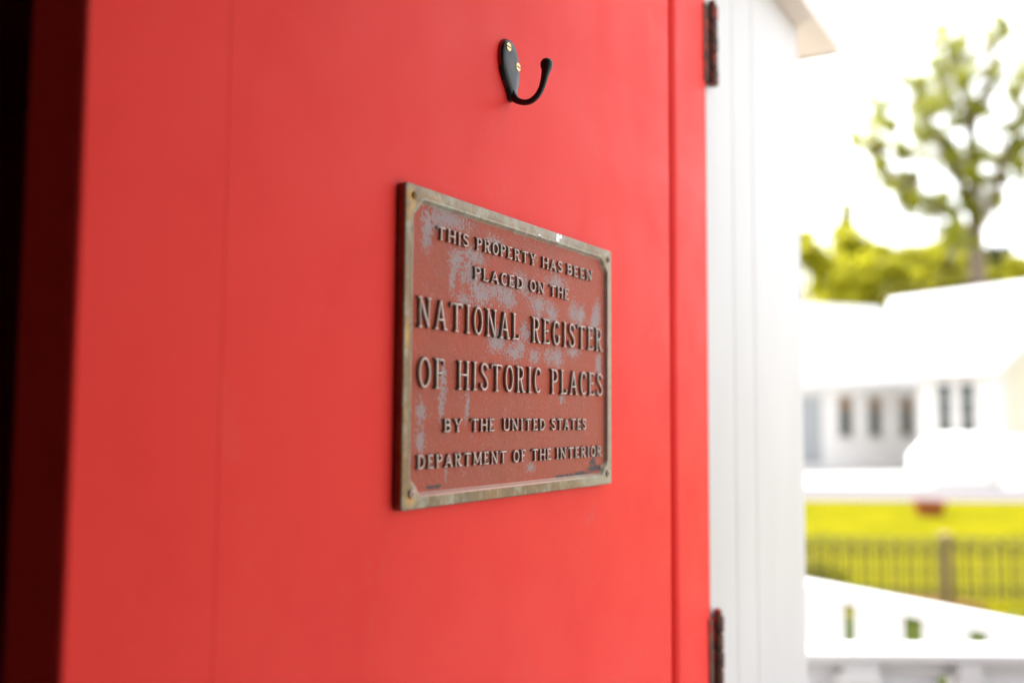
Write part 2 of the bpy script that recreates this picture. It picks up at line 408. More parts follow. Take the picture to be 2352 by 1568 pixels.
# hinges
def hinge(z0, z1):
    h = bpy.data.objects.new('hinge', None); link(h, dr); h.location = (SR+.010, 0, 0)
    bm = bmesh.new(); nseg = 5; hh = (z1-z0)/nseg
    for k in range(nseg):
        r = .0072 if k % 2 == 0 else .0066
        pr = [(r*.8, z0+k*hh+.0006), (r, z0+k*hh+.0016), (r, z0+(k+1)*hh-.0016), (r*.8, z0+(k+1)*hh-.0006)]
        lathe(bm, pr, Matrix.Translation((0, -.004, 0)), 14)
    lathe(bm, [(.0035, z1-.002), (.005, z1+.001), (.0045, z1+.005), (.002, z1+.007)], Matrix.Translation((0, -.004, 0)), 12)
    obj('knuckle', bm, HINGE, h, smooth=False)
    bm = bmesh.new(); box(bm, .004, .040, .0085, .0118, z0, z1, .0012); obj('leaf', bm, HINGE, h)
    bm = bmesh.new(); box(bm, -.020, -.002, -.0022, .0045, z0+.002, z1-.002, .001); obj('leaf', bm, HINGE, h)
    for q in (.2, .5, .8):
        bm = bmesh.new(); lathe(bm, [(.0042, 0), (.004, .0012), (.002, .0018)], Matrix.Translation((.029, .0088, z0+(z1-z0)*q)) @ Matrix.Rotation(R(90), 4, 'X'), 12)
        obj('screw', bm, HINGE, h)
    bm = bmesh.new()
    for i in range(16):
        c = Vector((random.uniform(-.003, .022), .0085+random.uniform(-.002, .001), z0-.003+random.uniform(-.006, .003)))
        bmesh.ops.create_icosphere(bm, subdivisions=1, radius=random.uniform(.0015, .0035), matrix=Matrix.Translation(c) @ Matrix.Diagonal((1, .5, 1, 1)))
    tag(obj('paint_flakes', bm, CHIP, h), kind='stuff')
yh = lambda Yr, Y: Yr*Y - D0.z
hinge(yh(.345, 1.118), yh(.432, 1.118))
hinge(yh(-.198, 1.118)-.100, yh(-.198, 1.118))

# ------------------------------------------------------------------ coat hook
hk = empty('coat_hook', D0, ANG, label='black enamelled single coat hook screwed to the door above the plaque', cat='hook')
ol = []                                   # plate outline: (z, half width, centre)
prof = [(346.4, 0.0, 132.3), (346.0, 3.0, 132.2), (345, 5.6, 132.1), (343, 8.2, 132.0), (340, 10.6, 132), (336, 12.4, 132.2), (331, 13.5, 132.6), (326, 13.8, 133.2),
        (321, 13.3, 133.8), (316, 11.8, 134.6), (311, 9.3, 135.6), (307, 6.8, 136.6), (303.5, 5.0, 137), (300.5, 3.6, 137.1), (299, 1.6, 137.1)]
def outline(k, y):
    left = [((c - hw*k - (0 if k else 0)), z) for z, hw, c in prof]; right = [((c + hw*k), z) for z, hw, c in prof]
    lp = left + right[::-1]
    zc = 326
    return [(x/1000, y, (zc+(z-zc)*(1-(1-k)*.9))/1000) for x, z in lp]
bm = bmesh.new()
vs = loft(bm, [outline(1.0, 0), outline(1.0, -.0012), outline(.97, -.0022)]); obj('plate_edge', bm, HOOKR, hk, smooth=True)
bm = bmesh.new()
vs = loft(bm, [outline(.97, -.0022), outline(.93, -.0033), outline(.86, -.0041), outline(.6, -.0045), outline(.2, -.0046)])
bm.faces.new(vs[-1]); bmesh.ops.remove_doubles(bm, verts=bm.verts, dist=.00005)
obj('back_plate', bm, HOOK, hk, smooth=True)
arm = [(-1, 310, 4.6), (1.5, 305, 4.1), (4.0, 301.8, 3.2), (7.3, 298.9, 2.5), (12.6, 296.8, 2.25), (17, 296.6, 2.25), (20.5, 297.6, 2.3), (24.5, 300.4, 2.35), (27.6, 304.7, 2.4),
       (29.6, 309.8, 2.6), (30.8, 314.5, 2.95), (31.6, 317.8, 3.5), (32.0, 319.8, 4.2), (32.2, 322.2, 4.75), (32.3, 324.4, 4.6), (32.35, 326.0, 3.7), (32.4, 327.0, 2.4), (32.4, 327.35, .8)]
def cr(P, n=4):
    o = []
    for i in range(len(P)-1):
        p0, p1, p2, p3 = P[max(i-1, 0)], P[i], P[i+1], P[min(i+2, len(P)-1)]
        for k in range(n):
            t = k/n
            o.append(tuple(.5*((2*b)+(-a+c)*t+(2*a-5*b+4*c-d)*t*t+(-a+3*b-3*c+d)*t**3) for a, b, c, d in zip(p0, p1, p2, p3)))
    o.append(P[-1]); return o
A = cr(arm); bm = bmesh.new(); tube(bm, [(.137, -t/1000, z/1000) for t, z, r in A], [r/1000 for t, z, r in A], 20)
obj('hook_arm', bm, HOOK, hk, smooth=True)
for (x, z, y) in ((127.9, 338.6, -.0040), (141.8, 327.3, -.0040)):
    MM = Matrix.Translation((x/1000, y, z/1000)) @ Matrix.Rotation(R(90), 4, 'X')
    bm = bmesh.new()
    for sgn in (1, -1):                        # two half domes leave the slot open
        arcp = [(3.5*math.cos(q), 3.5*math.sin(q)) for q in [math.asin(.12) + (math.pi-2*math.asin(.12))*k/12 for k in range(13)]]
        lo = [Vector((px/1000, sgn*py/1000, 0)) for px, py in arcp]; hi = [Vector((px*.93/1000, sgn*max(py*.93, .42)/1000, .0008)) for px, py in arcp]
        vs = loft(bm, [[MM @ p for p in lo], [MM @ p for p in hi]]); bm.faces.new(vs[1])
    s_ = obj('screw', bm, BRASS, hk)
    bm = bmesh.new(); lathe(bm, [(.0034, 0), (.0034, .0004)], MM, 16); obj('slot', bm, SLOT, s_)

# ------------------------------------------------------------------ bronze plaque
pq = empty('bronze_plaque', D0, ANG, label='weathered bronze plaque with raised lettering fixed to the red door', cat='plaque')
W_, H_ = 305.0, 208.2
def corners(fn):
    """fn(corner-local list) -> full loop; corner-local (a,b) measured inwards from the corner"""
    P = fn; o = []
    o += [(a, b) for a, b in P]                                   # lower left, from left side to bottom side
    o += [(W_-a, b) for a, b in reversed(P)]
    o += [(W_-a, H_-b) for a, b in P]
    o += [(a, H_-b) for a, b in reversed(P)]
    return o
def loopm(P, y): return [(x/1000, y, z/1000) for x, z in corners(P)]
def outer(i, r=3.0): return [(i, i+r*2.2), (i, i+r), (i+r*.29, i+r*.29), (i+r, i), (i+r*2.2, i)]
def inner(k): return [(9.2+k, 20.5+k*.6), (11.2+k, 17.8+k*.8), (15.1+k, 15.1+k), (17.8+k*.8, 11.2+k), (20.5+k*.6, 9.2+k)]
bm = bmesh.new()
lo = [loopm(outer(0), -.0001), loopm(outer(0), -.0052), loopm(outer(.35), -.0061), loopm(outer(1.1), -.0065), loopm(inner(-1.9), -.0064), loopm(inner(-1.3), -.0067), loopm(inner(-.6), -.0065), loopm(inner(.2), -.0050), loopm(inner(.9), -.0036), loopm(inner(1.6), -.0033)]
loft(bm, lo, mats=[1, 1, 0, 0, 2, 2, 2, 2, 2]); o = obj('rim', bm, [RIM, RIMD, LIP], pq, smooth=False)
bm = bmesh.new(); box(bm, .002, .303, -.003, -.0002, .002, .2062); obj('backing', bm, RIMD, pq)
for (x, z, plain) in ((10.3, 10.2, 0), (296, 9.6, 0), (9.4, 200.6, 1), (297.6, 199.6, 1)):
    MM = Matrix.Translation((x/1000, -.0064, z/1000)) @ Matrix.Rotation(R(90), 4, 'X')
    bm = bmesh.new(); r = .0031 if not plain else .0024
    lathe(bm, [(r, 0), (r, .0006), (r*.85, .0012), (r*.45, .0014)], MM, 20); s_ = obj('screw', bm, LIP if not plain else RIM, pq, smooth=True)
    bm = bmesh.new()
    for ang in (30, 120):
        g = bmesh.ops.create_cube(bm, size=1, matrix=MM @ Matrix.Rotation(R(ang), 4, 'Z') @ Matrix.Translation((0, 0, .0011 + (.00003 if ang > 60 else 0))) @ Matrix.Diagonal((.0026, .0006, .0008, 1)))
    obj('slot', bm, SLOT, s_)

SEGS = []
# ---- raised letters: serif capitals built from strokes, cap height 1
def arc(cx, cy, rx, ry, a0, a1, n=12): return [(cx+rx*math.cos(R(a0+(a1-a0)*k/n)), cy+ry*math.sin(R(a0+(a1-a0)*k/n))) for k in range(n+1)]
def glyph(ch):
    """-> width, strokes [(points, weight)], serifs [(x, y)] as stroke ends; weight t thin, T thick, s serif"""
    S = []; hs = []      # hs: horizontal serif bars (x centre, y)
    if ch == 'T': w = .66; S = [([(.03, .96), (.63, .96)], 't'), ([(.33, .96), (.33, 0)], 'T'), ([(.03, 1.0), (.03, .82)], 's'), ([(.63, 1.0), (.63, .82)], 's')]; hs = [(.33, 0)]
    elif ch == 'H': w = .64; S = [([(.10, 0), (.10, 1)], 'T'), ([(.54, 0), (.54, 1)], 'T'), ([(.10, .52), (.54, .52)], 't')]; hs = [(.10, 0), (.10, 1), (.54, 0), (.54, 1)]
    elif ch == 'I': w = .26; S = [([(.13, 0), (.13, 1)], 'T')]; hs = [(.13, 0), (.13, 1)]
    elif ch == 'S': w = .50; S = [([(.44, .80)] + arc(.255, .765, .175, .20, 20, 200, 12)[1:] + [(.16, .62), (.25, .54), (.36, .44)] + arc(.255, .235, .185, .20, 35, -160, 14) , 'm'), ([(.45, .72), (.45, .92)], 's'), ([(.06, .28), (.06, .08)], 's')]
    elif ch == 'P': w = .52; S = [([(.11, 0), (.11, 1)], 'T'), ([(.11, .96), (.26, .96)] + arc(.26, .72, .19, .24, 90, -90, 12) + [(.11, .48)], 'm')]; hs = [(.11, 0), (.08, 1)]
    elif ch == 'R': w = .58; S = [([(.11, 0), (.11, 1)], 'T'), ([(.11, .96), (.26, .96)] + arc(.26, .73, .18, .23, 90, -90, 12) + [(.11, .50)], 'm'), ([(.27, .50), (.40, .12), (.50, .03)], 'T')]; hs = [(.11, 0), (.08, 1), (.50, 0)]
    elif ch == 'O': w = .58; S = [(arc(.29, .5, .225, .47, 90, 450, 28), 'o')]
    elif ch == 'E': w = .50; S = [([(.11, 0), (.11, 1)], 'T'), ([(.11, .965), (.42, .965)], 't'), ([(.11, .52), (.34, .52)], 't'), ([(.11, .035), (.45, .035)], 't'), ([(.42, 1), (.42, .83)], 's'), ([(.34, .61), (.34, .43)], 's'), ([(.46, 0), (.46, .19)], 's')]; hs = [(.09, 0), (.09, 1)]
    elif ch == 'F': w = .48; S = [([(.11, 0), (.11, 1)], 'T'), ([(.11, .965), (.42, .965)], 't'), ([(.11, .52), (.33, .52)], 't'), ([(.42, 1), (.42, .80)], 's'), ([(.33, .61), (.33, .43)], 's')]; hs = [(.11, 0), (.09, 1)]
    elif ch == 'Y': w = .64; S = [([(.10, 1), (.32, .46)], 'T'), ([(.54, 1), (.32, .46)], 't'), ([(.32, .48), (.32, 0)], 'T')]; hs = [(.10, 1), (.54, 1), (.32, 0)]
    elif ch == 'A': w = .66; S = [([(.31, 1), (.09, 0)], 't'), ([(.31, 1), (.56, 0)], 'T'), ([(.16, .33), (.48, .33)], 't')]; hs = [(.09, 0), (.56, 0)]
    elif ch == 'B': w = .54; S = [([(.11, 0), (.11, 1)], 'T'), ([(.11, .96), (.24, .96)] + arc(.25, .75, .16, .21, 90, -90, 10) + [(.11, .54)], 'm'), ([(.11, .52), (.24, .52)] + arc(.26, .28, .19, .245, 90, -90, 10) + [(.11, .035)], 'm')]; hs = [(.09, 0), (.09, 1)]
    elif ch == 'N': w = .66; S = [([(.11, 0), (.11, 1)], 't'), ([(.11, 1), (.55, .0)], 'T'), ([(.55, 0), (.55, 1)], 't')]; hs = [(.11, 0), (.08, 1), (.55, 1)]
    elif ch == 'L': w = .48; S = [([(.11, 0), (.11, 1)], 'T'), ([(.11, .035), (.42, .035)], 't'), ([(.44, 0), (.44, .22)], 's')]; hs = [(.11, 1), (.09, 0)]
    elif ch == 'C': w = .52; S = [(arc(.29, .5, .225, .47, 48, 312, 22), 'm'), ([(.45, .70), (.45, .95)], 's')]
    elif ch == 'G': w = .60; S = [(arc(.29, .5, .225, .47, 48, 330, 22), 'm'), ([(.47, .40), (.47, .06)], 'T'), ([(.45, .72), (.45, .95)], 's')]; hs = [(.46, .40)]
    elif ch == 'D': w = .60; S = [([(.11, 0), (.11, 1)], 'T'), ([(.11, .965), (.22, .965)] + arc(.24, .5, .27, .465, 90, -90, 16) + [(.11, .035)], 'm')]; hs = [(.09, 0), (.09, 1)]
    elif ch == 'U': w = .62; S = [([(.11, 1), (.11, .30)] + arc(.31, .27, .20, .24, 180, 360, 12) + [(.51, .30), (.51, 1)], 'm')]; hs = [(.11, 1), (.51, 1)]
    elif ch == 'M': w = .78; S = [([(.10, 0), (.12, 1)], 't'), ([(.12, 1), (.38, .10)], 'T'), ([(.38, .10), (.64, 1)], 't'), ([(.64, 1), (.66, 0)], 'T')]; hs = [(.10, 0), (.66, 0), (.10, 1), (.66, 1)]
    return w, S, hs
def stroke(bm, pts, wd, h, bev, closed=False):
    n = len(pts); P = [Vector((x, z)) for x, z in pts]
    secs = [(wd/2+bev, 0, 0), (wd/2+bev*.45, h*.62, 0), (wd/2+.02*bev, h*.93, 1), (wd*.28, h, 1)]
    rings = []
    for i in range(n):
        a = P[(i-1) % n] if (closed or i > 0) else P[i]; b = P[(i+1) % n] if (closed or i < n-1) else P[i]
        t = (b-a).normalized(); nr = Vector((-t.y, t.x)); k = 1
        if 0 < i < n-1 or closed:
            t1 = (P[i]-a).normalized(); k = 1/max(.6, Vector((-t1.y, t1.x)).dot(nr))
        ring = []
        for sgn in (-1, 1):
            for o_, y, _ in (secs if sgn < 0 else secs[::-1]):
                q = P[i] + nr*o_*sgn*k
                if not closed and i in (0, n-1): q = q - t*(y*.25)*(1 if i == n-1 else -1)
                ring.append(bm.verts.new((q.x/1000, -y/1000, q.y/1000)))
        rings.append(ring)
    m = 8
    for i in range(n if closed else n-1):
        a, b = rings[i], rings[(i+1) % n]
        for k in range(m-1):
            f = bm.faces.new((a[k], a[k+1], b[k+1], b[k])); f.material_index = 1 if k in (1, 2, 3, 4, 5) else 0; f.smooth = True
    if not closed:
        for r_ in (rings[0], rings[-1]):
            f = bm.faces.new(r_); f.material_index = 0
def letter(ch, x0, z0, cap, k, tw, Tw, hgt):
    w, S, hs = glyph(ch); bm = bmesh.new(); j = 0
    wts = {'t': tw, 'T': Tw, 's': tw*.9, 'm': (tw+Tw)/2, 'o': (tw+Tw)/2}
    rx = lambda p: (p[0]*cap*k, p[1]*cap)
    for pts, wt in S:
        P = [rx(p) for p in pts]; j += 1
        SEGS.extend((x0+u[0], z0+u[1], v[0]+x0, v[1]+z0) for u, v in zip(P, P[1:]))
        stroke(bm, P[:-1] if wt == 'o' else P, wts[wt], hgt - j*.035, .30*tw + .12, closed=(wt == 'o'))
    for (x, y) in hs:
        j += 1; q = rx((x, y)); d = Tw*1.15 + cap*.045; yy = q[1] + (tw*.38 if y < .3 else -tw*.38)
        stroke(bm, [(q[0]-d, yy), (q[0]+d, yy)], tw*.95, hgt - j*.03, .22*tw + .08)
    for v in bm.verts:                    # cast unevenness
        nn = noise.noise_vector(Vector((x0+v.co.x*1000, z0, v.co.z*1000))*.45) * .00007
        v.co.x += nn.x; v.co.z += nn.z
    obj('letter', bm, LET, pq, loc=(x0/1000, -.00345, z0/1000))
def word(text, s0, s1, zb, cap, gap, tw, Tw, hgt):
    ws = [glyph(c)[0] for c in text]; k = ((s1-s0) - gap*(len(text)-1)) / (sum(ws)*cap); x = s0
    for c, wd in zip(text, ws):
        letter(c, x, zb + random.uniform(-.12, .12), cap, k, tw, Tw, hgt); x += wd*cap*k + gap
sm = dict(cap=8.5, gap=2.2, tw=.80, Tw=1.18, hgt=2.0); bg_ = dict(cap=19.6, gap=4.1, tw=1.0, Tw=1.5, hgt=2.4)
for t, a0, a1 in (('THIS', 36.8, 75), ('PROPERTY', 84.5, 170), ('HAS', 180, 214), ('BEEN', 221.8, 269)): word(t, a0, a1, 177, **sm)
for t, a0, a1 in (('PLACED', 82, 150.6), ('ON', 160.3, 184), ('THE', 192.5, 225.7)): word(t, a0, a1, 156, **sm)
for t, a0, a1 in (('NATIONAL', 16.6, 145), ('REGISTER', 164, 288.3)): word(t, a0, a1, 116.6, **bg_)
for t, a0, a1 in (('OF', 17.5, 47.5), ('HISTORIC', 62.8, 178.6), ('PLACES', 194.6, 288.7)): word(t, a0, a1, 77.4, **bg_)
for t, a0, a1 in (('BY', 47.2, 69.5), ('THE', 80, 111), ('UNITED', 122.4, 186.3), ('STATES', 195.9, 257.4)): word(t, a0, a1, 48.7, **sm)
for t, a0, a1 in (('DEPARTMENT', 18.2, 127.7), ('OF', 136.9, 156.1), ('THE', 165, 196.1), ('INTERIOR', 204, 287.5)): word(t, a0, a1, 25.3, **sm)

bm = bmesh.new(); NX, NZ = 190, 126; gv = [[bm.verts.new((.0085+.288*i/NX, -.0035, .0085+.1912*j/NZ)) for i in range(NX+1)] for j in range(NZ+1)]
lay = bm.loops.layers.float_color.new('wear')
def blobv(x, z, bl_):
    return max(max(0, 1-math.hypot((x-bx)/rx, (z-bz)/rz)/1.6) for bx, bz, rx, rz in bl_)
wv = {}
CW, CH = 288/NX, 191.2/NZ; near_ = {}
for (ax, az, bx, bz) in SEGS:                     # tarnish gathers where the letters meet the field
    for jj in range(max(0, int((min(az, bz)-2-8.5)/CH)), min(NZ, int((max(az, bz)+2-8.5)/CH)+1)+1):
        for ii in range(max(0, int((min(ax, bx)-2-8.5)/CW)), min(NX, int((max(ax, bx)+2-8.5)/CW)+1)+1):
            px_, pz_ = 8.5+CW*ii, 8.5+CH*jj; dx, dz = bx-ax, bz-az; q = max(0, min(1, ((px_-ax)*dx+(pz_-az)*dz)/(dx*dx+dz*dz+1e-9)))
            ds = math.hypot(px_-ax-q*dx, pz_-az-q*dz); near_[(ii, jj)] = max(near_.get((ii, jj), 0), max(0, 1-ds/2.4))
for jj, row in enumerate(gv):
    for ii, v in enumerate(row):
        x_, z_ = v.co.x*1000, v.co.z*1000
        wv[v] = (blobv(x_, z_, blobs), blobv(x_, z_, GBL), near_.get((ii, jj), 0), 1)
for j in range(NZ):
    for i in range(NX):
        f = bm.faces.new((gv[j][i], gv[j][i+1], gv[j+1][i+1], gv[j+1][i]))
        for lp in f.loops: lp[lay] = wv[lp.vert]
obj('painted_field', bm, FIELD, pq)

# ------------------------------------------------------------------ unseen boards and canopy left and behind, added to darken the door's left
pw = empty('light_block_wall', L(-.575, 0, 0), ANG, label='added unseen board wall blocking light left of the door', cat='wall')
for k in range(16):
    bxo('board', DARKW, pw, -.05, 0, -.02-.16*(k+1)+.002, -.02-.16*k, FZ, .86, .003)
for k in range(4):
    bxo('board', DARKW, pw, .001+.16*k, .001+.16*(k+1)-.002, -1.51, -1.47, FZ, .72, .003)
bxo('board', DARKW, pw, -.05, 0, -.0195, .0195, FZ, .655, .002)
pc = empty('light_block_canopy', L(-.575, 0, 0), ANG, label='added unseen board canopy blocking light from above left of the door', cat='canopy')
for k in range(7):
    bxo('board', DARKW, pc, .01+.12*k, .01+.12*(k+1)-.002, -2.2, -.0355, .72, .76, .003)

# ------------------------------------------------------------------ oblique white railing
RZ = -.45
PA, PB = Vector((.60, 3.10)), Vector((1.32, 1.89))
dirA = (PB-PA).normalized(); LA = (PB-PA).length; angA = math.atan2(dirA.y, dirA.x)
ra = empty('porch_railing', (PA.x, PA.y, 0), angA, label='white railing slanting towards the viewer with broad pickets under its handrail', cat='railing')
bxo('handrail', WHITE, ra, 0, LA, -.035, .035, RZ-.034, RZ, .005)
bxo('rail', WHITE, ra, 0, LA, -.018, .018, GZ+.22, GZ+.29, .004)
gaps = [(.552, .596), (.738, .797), (.918, .967)]
edges = [0]
for g0, g1 in gaps: edges += [g0, g1]
edges.append(LA)
for i in range(0, len(edges), 2):
    x0, x1 = edges[i], edges[i+1]; n = max(1, round((x1-x0)/.17)); st = (x1-x0)/n
    for k in range(n):
        lo_z = GZ+.14 if abs(x0+(k+.5)*st - .8575) > .06 else -.545        # one sawn-off picket
        bxo('picket', WHITE, ra, x0+k*st+.0008, x0+(k+1)*st-.0008, -.010, .010, lo_z, RZ-.0345, .0015)
# frontal low rail with shaded boards
rb = empty('step_railing', (0, 1.88, 0), 0, label='low white capped railing with grey shaded boards in front of the slanting railing', cat='railing')
bxo('cap_rail', WHITE, rb, .50, 1.60, 0, .105, -.464, -.445, .005)
bxo('rail', WHITE, rb, .50, 1.60, .030, .06, -.494, -.4645, .003)
for x0, x1 in ((.50, .635), (.715, .835), (.895, 1.05), (1.052, 1.25), (1.252, 1.42), (1.422, 1.6)):
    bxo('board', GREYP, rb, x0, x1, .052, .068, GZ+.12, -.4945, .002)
bxo('baluster', WHITE, rb, .636, .700, .0, .064, GZ+.12, -.4645, .004)
bxo('baluster', WHITE, rb, .852, .894, .0, .064, GZ+.12, -.4645, .004)
bm = bmesh.new(); box(bm, .628, .704, -.008, .0655, -.535, -.481, .012, 3); obj('baluster_cap', bm, WHITE, rb, smooth=False)
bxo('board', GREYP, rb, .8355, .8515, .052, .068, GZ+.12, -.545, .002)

# ------------------------------------------------------------------ garden fence
fn = empty('garden_fence', (0, 9.0, GZ), 0, label='low dark hooped wire fence with olive posts across the lawn', cat='fence')
x = 2.25; i = 0
px_post = (2.33, 3.985, 5.64)
for q in px_post:
    bm = bmesh.new(); box(bm, q-.05, q+.05, -.03, .07, 0, .635, .006)
    vt = [bm.verts.new(p) for p in [(q-.055, -.035, .636), (q+.055, -.035, .636), (q+.055, .075, .636), (q-.055, .075, .636)]]; ap = bm.verts.new((q, .02, .675))
    bm.faces.new(vt)
    for k in range(4): bm.faces.new((vt[k], vt[(k+1) % 4], ap))
    obj('post', bm, POST, fn)
hoop = None
def hoop_bm():
    bm = bmesh.new(); pts = [(0, 0, .03), (0, 0, .52)]
    pts += [(.095-.095*math.cos(R(a_)), 0, .52+.085*math.sin(R(a_))) for a_ in (20, 45, 70, 90, 110, 135, 160)] + [(.19, .006, .52), (.19, .006, .03)]
    tube(bm, pts, .0125, 6); return bm
h0 = obj('hoop', hoop_bm(), WIRE, fn); h0.location = (2.40, 0, 0)
for k in range(1, 25):
    c = h0.copy(); link(c, fn); c.location = (2.40 + k*.137, (k % 2)*.014, random.uniform(-.004, .004)); c.rotation_euler = (0, R(random.uniform(-1, 1)), 0)
for z_ in (.10, .16, .30, .47, .52):
    bm = bmesh.new(); pts = [(2.3+k*.0685, .02+.004*(k % 2), z_+.008*math.sin(k*2.2)) for k in range(50)]; tube(bm, pts, .008, 6); obj('wire', bm, WIRE, fn)
for z0_, z1_ in ((.44, .60), (.05, .20)):
    bm = bmesh.new(); tube(bm, [(2.3+k*.0685, -.012, z0_ if k % 2 else z1_) for k in range(50)], .0085, 6); obj('wire', bm, WIRE, fn)
def leafcloud(bm, c, rad, n, size, squash=(1, 1, 1), hollow=.3):
    for _ in range(n):
        p = Vector((random.gauss(0, .5), random.gauss(0, .5), random.gauss(0, .5)))
        p = Vector((p.x*rad*squash[0], p.y*rad*squash[1], p.z*rad*squash[2])) + c
        u = Vector((random.gauss(0, 1), random.gauss(0, 1), random.gauss(0, 1))).normalized(); v = u.orthogonal().normalized()
        s = size*random.uniform(.5, 1.3)
        a_, b_, c_, d_ = p-u*s, p+v*s*.45+u*.1*s, p+u*s, p-v*s*.45
        bm.faces.new([bm.verts.new(q) for q in (a_, b_, c_, d_)])
def bush(c, r, lab, leaf, n=500, size=.03):
    e = empty('shrub', (c[0], c[1], GZ), label=lab, cat='shrub')
    bm = bmesh.new()
    for k in range(6): leafcloud(bm, Vector((random.uniform(-.5, .5)*r, random.uniform(-.4, .4)*r, r*random.uniform(.5, 1.1))), r*.5, n//6, size)
    obj('foliage', bm, leaf, e)
    bm = bmesh.new()
    for k in range(4): tube(bm, [(0, 0, 0), (random.uniform(-.3, .3)*r, random.uniform(-.3, .3)*r, r*.9)], [.012, .005], 5)
    obj('stem', bm, BARK, e)
bush((2.86, 9.15), .34, 'small dark green shrub beside the white corner behind the slanting railing', LEAFG, 700, .035)

bm = bmesh.new()
for k in range(420): leafcloud(bm, Vector((random.uniform(1.6, 4.6), random.uniform(6.1, 8.2), GZ+.05)), .13, 40, .03, (1, 1, .5))
tag(obj('ground_cover', bm, leafm('ground_cover_leaves', (.05, .085, .004), (.10, .13, .006), .3)), kind='stuff')

# ------------------------------------------------------------------ terracotta planter
c = at(2135, 1180, 17.2)
pt = empty('terracotta_planter', (c.x, 17.2, GZ), label='squat terracotta planter on the lawn edge by the path', cat='planter')
bm = bmesh.new()
def rr(hx, hy, z): return [(hx*sx*(abs(cc)**.6), hy*sy*(abs(ss)**.6), z) for cc, ss, sx, sy in [(math.cos(q), math.sin(q), 1 if math.cos(q) >= 0 else -1, 1 if math.sin(q) >= 0 else -1) for q in [2*math.pi*k/24 for k in range(24)]]]
vs = loft(bm, [rr(.20, .15, 0), rr(.245, .19, .20), rr(.275, .215, .205), rr(.285, .225, .265), rr(.25, .19, .265), rr(.24, .18, .21)]); bm.faces.new(vs[0])
obj('pot', bm, TERRA, pt)
bm = bmesh.new(); bm.faces.new([bm.verts.new(p) for p in rr(.243, .183, .215)]); obj('soil', bm, SOIL, pt)

# ------------------------------------------------------------------ the white house
hs_ = empty('white_house', (13, 31, GZ), 0, label='long white house with pale roofs and narrow windows across the lawn', cat='house')
HO = Vector((13, 31, GZ))
def hobj(name, bm, mat, par=None):
    o = obj(name, bm, mat, par or hs_)
    if par is None: pass
    return o
def wallq(name, p0, p1, z0, z1, th, mat):
    """vertical slab from p0 to p1 (x,y), thickness th behind"""
    d = (Vector(p1)-Vector(p0)).normalized(); nn = Vector((-d.y, d.x))
    P = [Vector(p0), Vector(p1), Vector(p1)+nn*th, Vector(p0)+nn*th]
    bm = bmesh.new(); vs = loft(bm, [[(p.x-HO.x, p.y-HO.y, z0-GZ) for p in P], [(p.x-HO.x, p.y-HO.y, z1-GZ) for p in P]]); bm.faces.new(vs[0]); bm.faces.new(vs[1])
    return hobj(name, bm, mat)
def poly(name, faces, mat, th=.12):
    bm = bmesh.new()
    for F in faces:
        lo_ = [Vector(p)-HO for p in F]; up = [p + Vector((0, 0, th)) for p in lo_]
        vs = loft(bm, [lo_, up]); bm.faces.new(vs[0]); bm.faces.new(vs[1])
    return hobj(name, bm, mat)
# left wing: front from A0 to A1
A0, A1 = Vector((7.0, 30.6)), Vector((15.0, 34.6)); EZ = 1.16
dA = (A1-A0).normalized(); nA = Vector((-dA.y, dA.x))
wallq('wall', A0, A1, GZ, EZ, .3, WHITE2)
def P3(v, z): return (v.x, v.y, z)
ov = .25
poly('roof', [[P3(A0-nA*ov-dA*.5, EZ-.08), P3(A1-nA*ov+dA*2, EZ-.08), P3(A1+nA*4.2+dA*2, 4.35), P3(A0+nA*4.2-dA*.5, 4.10)]], ROOFW)
def window(p0, d, t, w_, z0, z1, nm, amber=False, bars=2):
    """window on wall line p0 + d*t, nm = outward normal"""
    c_ = Vector(p0)+d*t; an = math.atan2(d.y, d.x)
    fr = bpy.data.objects.new('window', None); link(fr, hs_); fr.location = (c_.x-HO.x, c_.y-HO.y, 0); fr.rotation_euler = (0, 0, an)
    a0, a1 = z0-GZ, z1-GZ
    bm = bmesh.new(); tf = .07
    box(bm, -w_/2-tf, -w_/2, -.05, .0, a0-tf, a1+tf); box(bm, w_/2, w_/2+tf, -.05, .0, a0-tf, a1+tf)
    box(bm, -w_/2, w_/2, -.049, .0, a1, a1+tf-.002); box(bm, -w_/2-.1, w_/2+.1, -.09, .0, a0-tf-.04, a0-.002)
    obj('frame', bm, WHITE, fr)
    hgt = (a1-a0)
    for k in range(bars+1):
        b0 = a0 + hgt*k/(bars+1); b1 = a0 + hgt*(k+1)/(bars+1)
        bm = bmesh.new(); box(bm, -w_/2, w_/2, -.02, -.004, b0, b1-.035); obj('pane', bm, AMBER if (amber and k == bars) else GLASS, fr)
        if k < bars: 
            bm = bmesh.new(); box(bm, -w_/2, w_/2, -.035, -.003, b1-.034, b1-.001); obj('muntin', bm, WHITE, fr)
def tline(p0, d, ratio):     # parameter on wall line where x/y == ratio
    return (ratio*p0.y - p0.x)/(d.x - ratio*d.y)
for rt_ in (.342, .3722, .4048):
    t_ = tline(A0, dA, rt_); window(A0, dA, t_, .52, -.60, .70, -nA, amber=True)
t_ = tline(A0, dA, .3055)
bm = bmesh.new(); box(bm, -.5, .5, -.05, -.002, .2, 2.35, .01); db_ = obj('door', bm, BLUE, hs_); c_ = A0+dA*t_; db_.location = (c_.x-HO.x, c_.y-HO.y, 0); db_.rotation_euler = (0, 0, math.atan2(dA.y, dA.x))
bm = bmesh.new(); box(bm, -.6, .6, -.08, -.001, 2.36, 2.5, .01); o = obj('door_head', bm, WHITE, hs_); o.location = db_.location; o.rotation_euler = db_.rotation_euler
